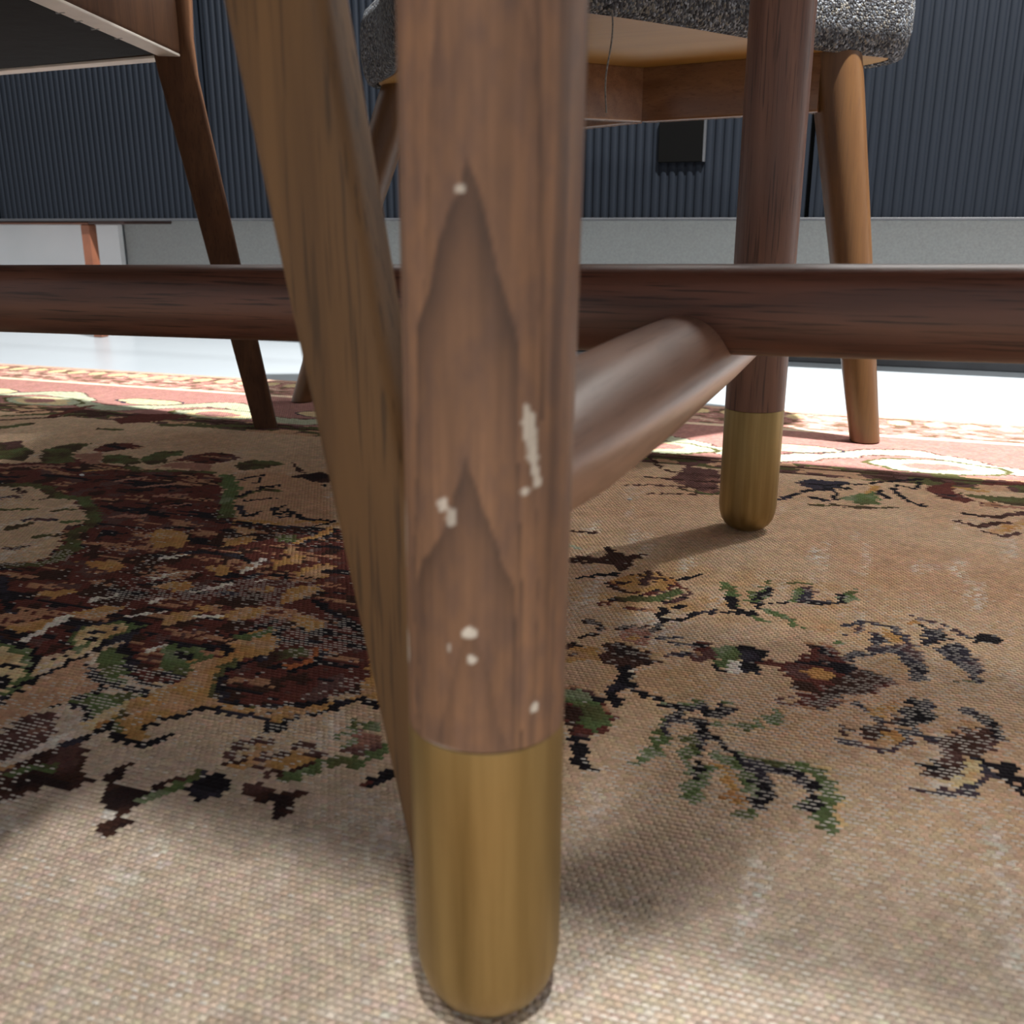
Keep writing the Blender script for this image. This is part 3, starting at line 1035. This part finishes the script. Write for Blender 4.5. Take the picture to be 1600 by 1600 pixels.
SN3.3:-28,-779 -17,-767 -8,-774
SN2.6:-27,-765 -16,-755 -2,-756 6,-769 5,-783
PO0:-8,-761 4,-768 3,-781 -4,-786
PK0:-14,-776 -8,-772 -4,-784 -9,-790 -14,-784
SN4.4:-25,-818 -14,-802 -6,-794 11,-783
PN0:-4,-796 11,-786 15,-801 18,-814 17,-835 6,-836 8,-820 1,-811
PK0:15,-745 21,-751 30,-750 31,-769 16,-779 20,-762
PO0:11,-740 15,-736 15,-747 11,-749
SN2.3:14,-736 28,-740 38,-753 42,-759
PK0:45,-761 48,-752 63,-749 64,-762 57,-764 46,-766
PN0:22,-785 31,-774 39,-771 45,-784 49,-799 47,-828 42,-828 39,-816 36,-808 29,-803
Pg0:33,-833 37,-823 43,-828
SN3.6:-24,-876 -17,-885 -10,-890 -2,-892
PO0:-17,-879 1,-867 2,-876 -9,-887 -14,-886
PK0:6,-859 17,-857 17,-882 9,-894 2,-893 4,-879
PD0:-5,-888 3,-878 2,-889 -4,-891
PO0:-16,-918 -5,-901 2,-895 2,-910 -6,-919 -15,-921
PD0:-18,-905 -13,-895 -5,-894 -7,-906 -16,-917 -19,-912
PD0:-30,-906 -23,-905 -19,-911 -24,-912 -25,-920 -29,-921
SN3.2:-28,-922 -21,-923 -9,-925 -1,-921
SN3.6:3,-898 4,-911 1,-917
SN3.7:3,-896 11,-898 16,-905
PO0:24,-892 36,-874 37,-880 24,-895
PD0:14,-907 24,-897 30,-888 38,-880 37,-866 42,-866 48,-877 47,-899 39,-913 30,-915 24,-926 17,-926 17,-913
PM0:28,-896 37,-882 39,-888 29,-900
SN2.6:33,-865 39,-867
SK5.1:42,-873 45,-893
PD0:13,-927 19,-925 29,-920 28,-932 18,-943 8,-942 9,-933
PK0:9,-932 14,-925 17,-930 16,-935 10,-937
PC0:30,-915 36,-920 36,-931 26,-948 16,-947 18,-943 27,-934
SN3.3:8,-954 19,-952 24,-953 33,-942 40,-933 40,-922
SK5.3:37,-917 45,-922 52,-921 53,-931 59,-939
SK2.2:45,-928 49,-939 54,-946
PM0:-180,-909 -167,-903 -155,-910 -149,-914 -140,-931 -138,-949 -142,-956 -147,-961 -152,-965 -161,-949 -171,-938
PG0:-179,-913 -164,-908 -153,-919 -143,-932 -140,-948 -149,-953 -155,-947 -161,-931 -175,-927
SK5.2:-152,-968 -149,-978 -144,-987 -139,-989
PK0:-149,-914 -148,-898 -145,-889 -147,-871 -144,-874 -142,-890 -145,-905 -139,-920 -141,-926
SK3.8:-141,-889 -131,-902 -124,-905 -117,-914
SG2.7:-117,-910 -107,-908 -99,-902
SG2.7:-87,-901 -84,-898
PK0:-117,-914 -112,-908 -99,-906 -83,-904 -83,-913 -92,-916 -100,-915 -110,-919
PG0:-115,-926 -112,-924 -109,-937 -108,-950 -106,-959 -114,-973 -124,-981 -124,-977 -119,-966 -115,-951
PG0:-101,-938 -95,-937 -94,-954 -94,-975 -88,-981 -85,-992 -92,-999 -96,-988 -95,-978 -102,-966 -101,-950
PK0:-112,-921 -108,-920 -94,-922 -90,-934 -86,-941 -91,-956 -88,-973 -89,-986 -92,-987 -92,-966 -95,-945 -100,-929 -108,-932 -109,-945 -113,-945
SG3.9:-87,-969 -86,-983
PO0:-85,-966 -75,-968 -70,-980 -65,-994 -72,-998 -78,-980
PG0:-88,-952 -78,-955 -67,-957 -65,-973 -66,-984 -69,-982 -70,-972 -76,-966 -85,-963
SK4.3:-86,-941 -78,-950 -69,-954 -63,-958
PK0:-68,-958 -58,-956 -57,-976 -57,-996 -63,-995 -65,-986 -65,-973
SG3.3:-67,-951 -59,-952 -48,-953
SK3.4:-59,-957 -48,-957
PG0:-74,-1007 -71,-999 -64,-998 -58,-999 -64,-1005 -71,-1007
SG3.9:-91,-927 -82,-924 -73,-921 -64,-918
PG0:-70,-911 -62,-912 -58,-895 -55,-901 -56,-913 -65,-918
Pc0:-38,-945 -32,-955 -26,-967 -24,-996 -27,-1004 -28,-971 -35,-959
SG5.3:-60,-951 -47,-952 -37,-956 -31,-965
PG0:-43,-973 -39,-975 -38,-985 -42,-990
PG0:-35,-959 -28,-968 -27,-984 -28,-1004 -32,-1006 -36,-1000 -38,-988 -34,-981
SK4.3:-61,-959 -47,-962 -38,-966 -37,-985
PN0:-87,-403 -73,-384 -35,-384 -48,-423 -68,-423
PG0:-39,-445 -25,-421 -12,-410 -7,-458 -27,-465
PO0:-16,-391 -6,-381 -9,-409 -22,-420
SK3.3:-85,-402 -56,-406 -12,-376 33,-343 28,-389 17,-380
SK4:9,-382 9,-416 17,-437 31,-453
SK3.2:-6,-408 -8,-421 1,-431
SK4.4:-97,-472 -74,-432 -34,-405
Sg4.6:-66,-479 -33,-473 11,-464
SK7.1:-65,-454 -54,-463
SK3.2:-46,-422 -44,-453
PM0:37,-379 64,-342 64,-390 82,-432 103,-431 91,-411 68,-425 47,-414
Pg0:64,-390 93,-392 128,-386 123,-424 91,-411
SO5.3:65,-369 93,-373
SM8.4:95,-342 137,-327
Sp5.7:101,-426 124,-429
SD5.6:64,-462 86,-468 123,-438
SD6.5:59,-493 74,-501 97,-482
SO7.9:83,-518 96,-499 119,-464
SD4.2:78,-515 90,-525 107,-509
PU0:-207,-434 -201,-365 -164,-380 -150,-473 -165,-473
SD3.3:-153,-451 -245,-466
SD3.4:-156,-428 -232,-430
SD3.5:-161,-405 -214,-397 -256,-333
SD3.2:-151,-473 -217,-491
Sg4.3:-189,-464 -159,-476 -144,-460
"""
ku = (np.arange(nu) + 0.5) * PU + U0
kv = (np.arange(nv) + 0.5) * PV + V0
KU, KV = np.meshgrid(ku, kv)
KU = KU + (np.arange(nv) % 2)[:, None] * PU * 0.5
jx = KU + 0.006 * (fbm(KU * 160, KV * 160, 2) - 0.5) + 0.008 * (fbm(KU * 45 + 9, KV * 45, 2) - 0.5)
jy = KV + 0.006 * (fbm(KU * 160 + 31, KV * 160, 2) - 0.5) + 0.008 * (fbm(KU * 45 + 3, KV * 45 + 7, 2) - 0.5)
jx = jx + rng.normal(0, 0.0009, KU.shape)
jy = jy + rng.normal(0, 0.0009, KU.shape)
lab = np.full(KU.shape, 'B')
# ground tones of the field
col = np.empty(KU.shape + (3,))
f1 = fbm(KU * 9, KV * 9, 3)[..., None]
f2 = fbm(KU * 26 + 40, KV * 26, 3)[..., None]
col[:] = LIN['B']
w1 = np.clip((f1 - 0.42) * 3.0, 0, 1) * 0.75
col = col * (1 - w1) + LIN['T'] * w1
# paler and greyer towards the near end, ochre between the sprays
near = np.clip((-0.98 - KV) / 0.10, 0, 1)[..., None]
col = col * (1 - 0.75 * near) + np.array(srgb((204, 191, 174))[:3]) * 0.75 * near
och = np.clip((f2 - 0.50) * 4, 0, 1) * np.clip(1 - np.abs(KV[..., None] + 0.78) / 0.20, 0, 1) * np.clip((KU[..., None] + 0.42) / 0.05, 0, 1) * np.clip((0.06 - KU[..., None]) / 0.10, 0, 1) * 0.75
col = col * (1 - och) + LIN['O'] * och
# far border: scalloped guard, red band, vine band, dark inner guard
nb = fbm(KU * 30, KV * 60, 3)
nb2 = fbm(KU * 60 + 7, KV * 90 + 3, 2)


def put(mask, key):
    lab[mask] = key
    col[mask] = LIN[key]


RED = np.array(srgb((166, 122, 114))[:3])
GRD = np.array(srgb((176, 130, 120))[:3])


def putc(mask, c, key='M'):
    lab[mask] = key
    col[mask] = c


putc((KV > -0.125), GRD, 'p')
ov = ((np.mod(KU + 0.004 * nb, 0.043) - 0.0215) / 0.014) ** 2 + ((KV + 0.042) / 0.017) ** 2
putc((KV > -0.125) & (nb2 > 0.60), np.array(srgb((120, 96, 78))[:3]), 'p')
putc((KV > -0.125) & (nb2 < 0.36), np.array(srgb((206, 176, 156))[:3]), 'p')
put((ov < 1), 'C')
putc((KV > -0.016), np.array(srgb((205, 170, 150))[:3]), 'p')
putc((KV <= -0.125) & (KV > -0.140), np.array(srgb((228, 205, 178))[:3]), 'p')
putc((KV <= -0.140) & (KV > -0.330), RED)
vine = np.abs(KV + 0.262 - 0.036 * np.sin(KU * 2 * np.pi / 0.30 + 1.1) - 0.02 * (nb - 0.5))
zone = (KV < -0.195) & (KV > -0.330)
put(zone & (vine < 0.0195), 'U')
put(zone & (vine < 0.016), 'L')
fl = ((np.mod(KU + 0.10, 0.30) - 0.15) / 0.065) ** 2 + ((KV + 0.285) / 0.030) ** 2
put(zone & (fl < 1.22 + 0.8 * (nb - 0.5)), 'g')
put(zone & (fl < 1.0 + 0.8 * (nb - 0.5)), 'L')
put(zone & (fl < 0.55 + 0.8 * (nb - 0.5)), 'C')
putc(zone & (fl < 0.22 + 0.5 * (nb - 0.5)), RED)
fl2 = ((np.mod(KU + 0.25, 0.30) - 0.15) / 0.05) ** 2 + ((KV + 0.240) / 0.020) ** 2
put(zone & (fl2 < 1.25 + 0.9 * (nb - 0.5)), 'N')
put(zone & (fl2 < 1.0 + 0.9 * (nb - 0.5)), 'C')
gz = (KV <= -0.318) & (KV > -0.368 + 0.012 * (nb - 0.5))
put(gz, 'U')
put(gz & (nb2 > 0.52), 'g')
put(gz & (nb > 0.60), 'D')
put(gz & (nb < 0.40), 'T')
put((KV <= -0.332) & (KV > -0.338), 'D')

for ln in DATA.strip().split('\n'):
    hd, body = ln.split(':')
    key = hd[1]
    P2 = np.array([[float(c) for c in q.split(',')] for q in body.split()]) / 1000.0
    w = float(hd[2:]) / 1000.0
    pad = 0.02 + w
    i0 = max(0, int((P2[:, 1].min() - pad - V0) / PV))
    i1 = min(nv, int((P2[:, 1].max() + pad - V0) / PV) + 1)
    j0 = max(0, int((P2[:, 0].min() - pad - U0) / PU))
    j1 = min(nu, int((P2[:, 0].max() + pad - U0) / PU) + 1)
    if i1 <= i0 or j1 <= j0:
        continue
    X, Y = jx[i0:i1, j0:j1], jy[i0:i1, j0:j1]
    if hd[0] == 'P':
        m = np.zeros(X.shape, bool)
        n = len(P2)
        for a in range(n):
            x1, y1 = P2[a]
            x2, y2 = P2[(a + 1) % n]
            if y1 == y2:
                continue
            m ^= ((y1 > Y) != (y2 > Y)) & (X < (x2 - x1) * (Y - y1) / (y2 - y1) + x1)
    else:
        dm = np.full(X.shape, 9.0)
        for a in range(len(P2) - 1):
            p, q = P2[a], P2[a + 1]
            d = q - p
            t = np.clip(((X - p[0]) * d[0] + (Y - p[1]) * d[1]) / max(1e-12, d @ d), 0, 1)
            dm = np.minimum(dm, np.hypot(X - p[0] - t * d[0], Y - p[1] - t * d[1]))
        m = dm < max(w * 0.64, 0.0024)
    if key == 'c':
        m &= (f2[i0:i1, j0:j1, 0] > 0.42)
    lab[i0:i1, j0:j1][m] = key
    col[i0:i1, j0:j1][m] = LIN[key]

# each knot has its own shade; patches inside a motif drift towards a neighbour tone
shade = 0.87 + 0.26 * rng.random(KU.shape)
patch = fbm(KU * 60 + 5, KV * 60 + 5, 3)
isM = (lab == 'M') & (KV < -0.4)
mk = isM & (patch > 0.60)
col[mk] = LIN['D'] * 0.8
mk = isM & (patch < 0.34)
col[mk] = LIN['U']
streak = fbm(KU * 26 + 3, KV * 110 + 9, 3)
mk = isM & (streak > 0.66) & (rng.random(KU.shape) < 0.75)
col[mk] = (LIN['p'] * 0.7 + LIN['O'] * 0.3)
mk = isM & (streak < 0.33)
col[mk] = LIN['K'] * 1.3
near_k = KV < -0.4
for key, hi, lo in (('O', 'T', 'R'), ('G', 'g', 'L'), ('D', 'U', 'K'), ('N', 'U', 'K'), ('g', 'D', 'G'), ('C', 'O', 'B'), ('U', 'D', 'p'), ('K', 'N', 'K')):
    t1 = np.clip((patch - 0.54) * 7, 0, 1) * 0.75
    t0 = np.clip((0.42 - patch) * 7, 0, 1) * (0.35 if lo in ('R', 'L') else 0.7)
    mk = (lab == key) & near_k
    col[mk] = (col * (1 - t1 - t0)[..., None] + LIN[hi] * t1[..., None] + LIN[lo] * t0[..., None])[mk]
rub = np.clip((fbm(KU * 55 + 13, KV * 16 + 2, 4) - 0.60) * 6, 0, 1) * np.clip((rng.random(KU.shape) - 0.25) * 2, 0, 1) * np.clip((-0.42 - KV) / 0.2, 0, 1)
rub = np.where(lab == 'B', rub, 0.0)[..., None] * 0.75
col = col * (1 - rub) + LIN['W'] * rub
# wool dye wanders a little inside every motif
dye = 0.84 + 0.34 * fbm(KU * 90 + 8, KV * 90 + 60, 3)
col = col * dye[..., None]
knot = col * shade[..., None] * (0.95 + 0.10 * rng.random(col.shape))
# weft rows: the pile is worn through in places and the pale foundation shows
worn = fbm(KU * 14 + 70, KV * 18 + 20, 3)
darkk = np.isin(lab, ['M', 'D', 'K', 'G', 'g', 'U', 'N'])
closer = np.clip((-0.66 - KV) / 0.16, 0.0, 1)
spot = np.zeros(KU.shape)
for su, sv, sr, sa in ((-0.075, -0.955, 0.09, 0.14), (-0.155, -0.905, 0.05, 0.14), (-0.16, -0.80, 0.05, 0.14), (0.0, -0.80, 0.05, 0.08), (0.03, -0.70, 0.06, 0.06),
                       (-0.33, -0.885, 0.035, 0.16), (-0.42, -0.83, 0.07, 0.08), (-0.40, -0.99, 0.04, 0.10), (-0.29, -1.03, 0.03, 0.12)):
    spot = spot + sa * np.exp(-((KU - su) ** 2 + (KV - sv) ** 2) / (sr * sr))
pw = np.where(darkk, np.clip((worn - 0.50 + spot) * 4.0, 0.03, 0.72), np.clip((worn - 0.46 + spot) * 1.8, 0.02, 0.45)) * closer
weft = np.where((rng.random(KU.shape) < pw)[..., None], LIN['W'] * (0.8 + 0.2 * rng.random(KU.shape))[..., None], knot)

# geometry: every row of knots is its own strip, alternate rows set over by half a knot
ua = np.arange(nu + 1) * PU + U0
UA = ua[None, :] + (np.arange(nv) % 2)[:, None] * PU * 0.5
va = np.repeat((np.arange(nv) * PV + V0)[:, None], nu, 1)
quad = np.stack([np.stack([UA[:, :-1], va], -1), np.stack([UA[:, 1:], va], -1), np.stack([UA[:, 1:], va + PV], -1), np.stack([UA[:, :-1], va + PV], -1)], 2)
par = np.repeat(((np.arange(nv) % 2) * 0.5)[:, None], nu, 1)
uq = np.stack([np.stack([(quad[:, :, k, 0] - U0) / PU - par, (quad[:, :, k, 1] - V0) / PV], -1) for k in range(4)], 2)
strips, uvs = [quad.reshape(-1, 2)], [uq.reshape(-1, 2)]
cols, wcols = [knot.reshape(-1, 3)], [weft.reshape(-1, 3)]
# plain remainder beyond the part seen in detail, and the rug's edges
RL, RR, RB = -2.40, 1.30, -1.95


def patchq(a, b, c, d):
    q = np.array([[a, c], [b, c], [b, d], [a, d]])
    strips.append(q)
    uvs.append(np.stack([(q[:, 0] - U0) / PU, (q[:, 1] - V0) / PV], -1))


for q, c in (((RL, U0, V0, -0.9), 'B'), ((RL, U0, -0.9, -0.55), 'M'), ((RL, U0, -0.55, -0.33), 'B'), ((RL, U0, -0.33, -0.13), None), ((RL, U0, -0.13, 0), 'p'),
             ((U1, RR, V0, -0.33), 'B'), ((U1, RR, -0.33, -0.13), None), ((U1, RR, -0.13, 0), 'p'), ((RL, RR, RB, V0), 'B')):
    patchq(*q)
    cols.append((RED if c is None else LIN[c])[None, :])
    wcols.append(cols[-1])
top = np.concatenate(strips)
zz = np.zeros((len(top), 1))
rim_pts = [(RL, RB), (RR, RB), (RR, 0.0), (RL, 0.0)]
side = []
for i in range(4):
    a, b = rim_pts[i], rim_pts[(i + 1) % 4]
    side += [(a[0], a[1], FLOOR_Z), (b[0], b[1], FLOOR_Z), (b[0], b[1], 0), (a[0], a[1], 0)]
    cols.append(LIN['T'][None, :])
    wcols.append(cols[-1])
side = np.array(side, float)
allv = np.concatenate([np.concatenate([top, zz], 1), side])
alluv = np.concatenate(uvs + [np.zeros((16, 2))])
cr, sr = math.cos(RANG), math.sin(RANG)
wx = allv[:, 0] * cr - allv[:, 1] * sr + RORG[0]
wy = allv[:, 0] * sr + allv[:, 1] * cr + RORG[1]
allv = np.stack([wx + 0.3, wy - 0.5, allv[:, 2] - FLOOR_Z], -1)
nf = len(allv) // 4
me = bpy.data.meshes.new('rug')
me.vertices.add(len(allv))
me.vertices.foreach_set('co', allv.astype(np.float32).ravel())
me.loops.add(nf * 4)
me.loops.foreach_set('vertex_index', np.arange(nf * 4, dtype=np.int32))
me.polygons.add(nf)
me.polygons.foreach_set('loop_start', np.arange(0, nf * 4, 4, dtype=np.int32))
me.update(calc_edges=True)
uvl = me.uv_layers.new(name='weave')
uvl.data.foreach_set('uv', alluv.astype(np.float32).ravel())
at = me.attributes.new('knot', 'FLOAT_COLOR', 'FACE')
ac = np.concatenate(cols)
at.data.foreach_set('color', np.concatenate([ac, np.ones((nf, 1))], 1).astype(np.float32).ravel())
at = me.attributes.new('weft', 'FLOAT_COLOR', 'FACE')
at.data.foreach_set('color', np.concatenate([np.concatenate(wcols), np.ones((nf, 1))], 1).astype(np.float32).ravel())
me.materials.append(MATS['knotted_wool'])
rugo = bpy.data.objects.new('rug', me)
COL.objects.link(rugo)
rugo.location = (-0.3, 0.5, FLOOR_Z)
rugo['label'] = 'worn beige floral rug with a maroon medallion and green sprays on the floor'
rugo['category'] = 'rug'


def lint(x, y, r, label):
    rings = []
    for k in range(5):
        a = k / 4
        rings.append([(x + (a - 0.5) * 2.4 * r + 0.3 * r * math.sin(3 * a), y + r * 0.5 * math.cos(t) * (0.3 + math.sin(math.pi * a)), 0.0012 + r * 0.4 * math.sin(t) * (0.3 + math.sin(math.pi * a)) + 0.0006) for t in np.linspace(0, 2 * math.pi, 8, endpoint=False)])
    V_, F_ = loft(rings)
    o = mesh_obj('lint', V_, F_, 'white_paint', None, (x, y, 0), label=label)
    o['category'] = 'lint'


lint(-0.213, 0.861, 0.0022, 'white lint speck on the beige rug field beside the end stretcher')
lint(-0.759, 0.749, 0.0026, 'white lint speck on the dark maroon medallion of the rug')
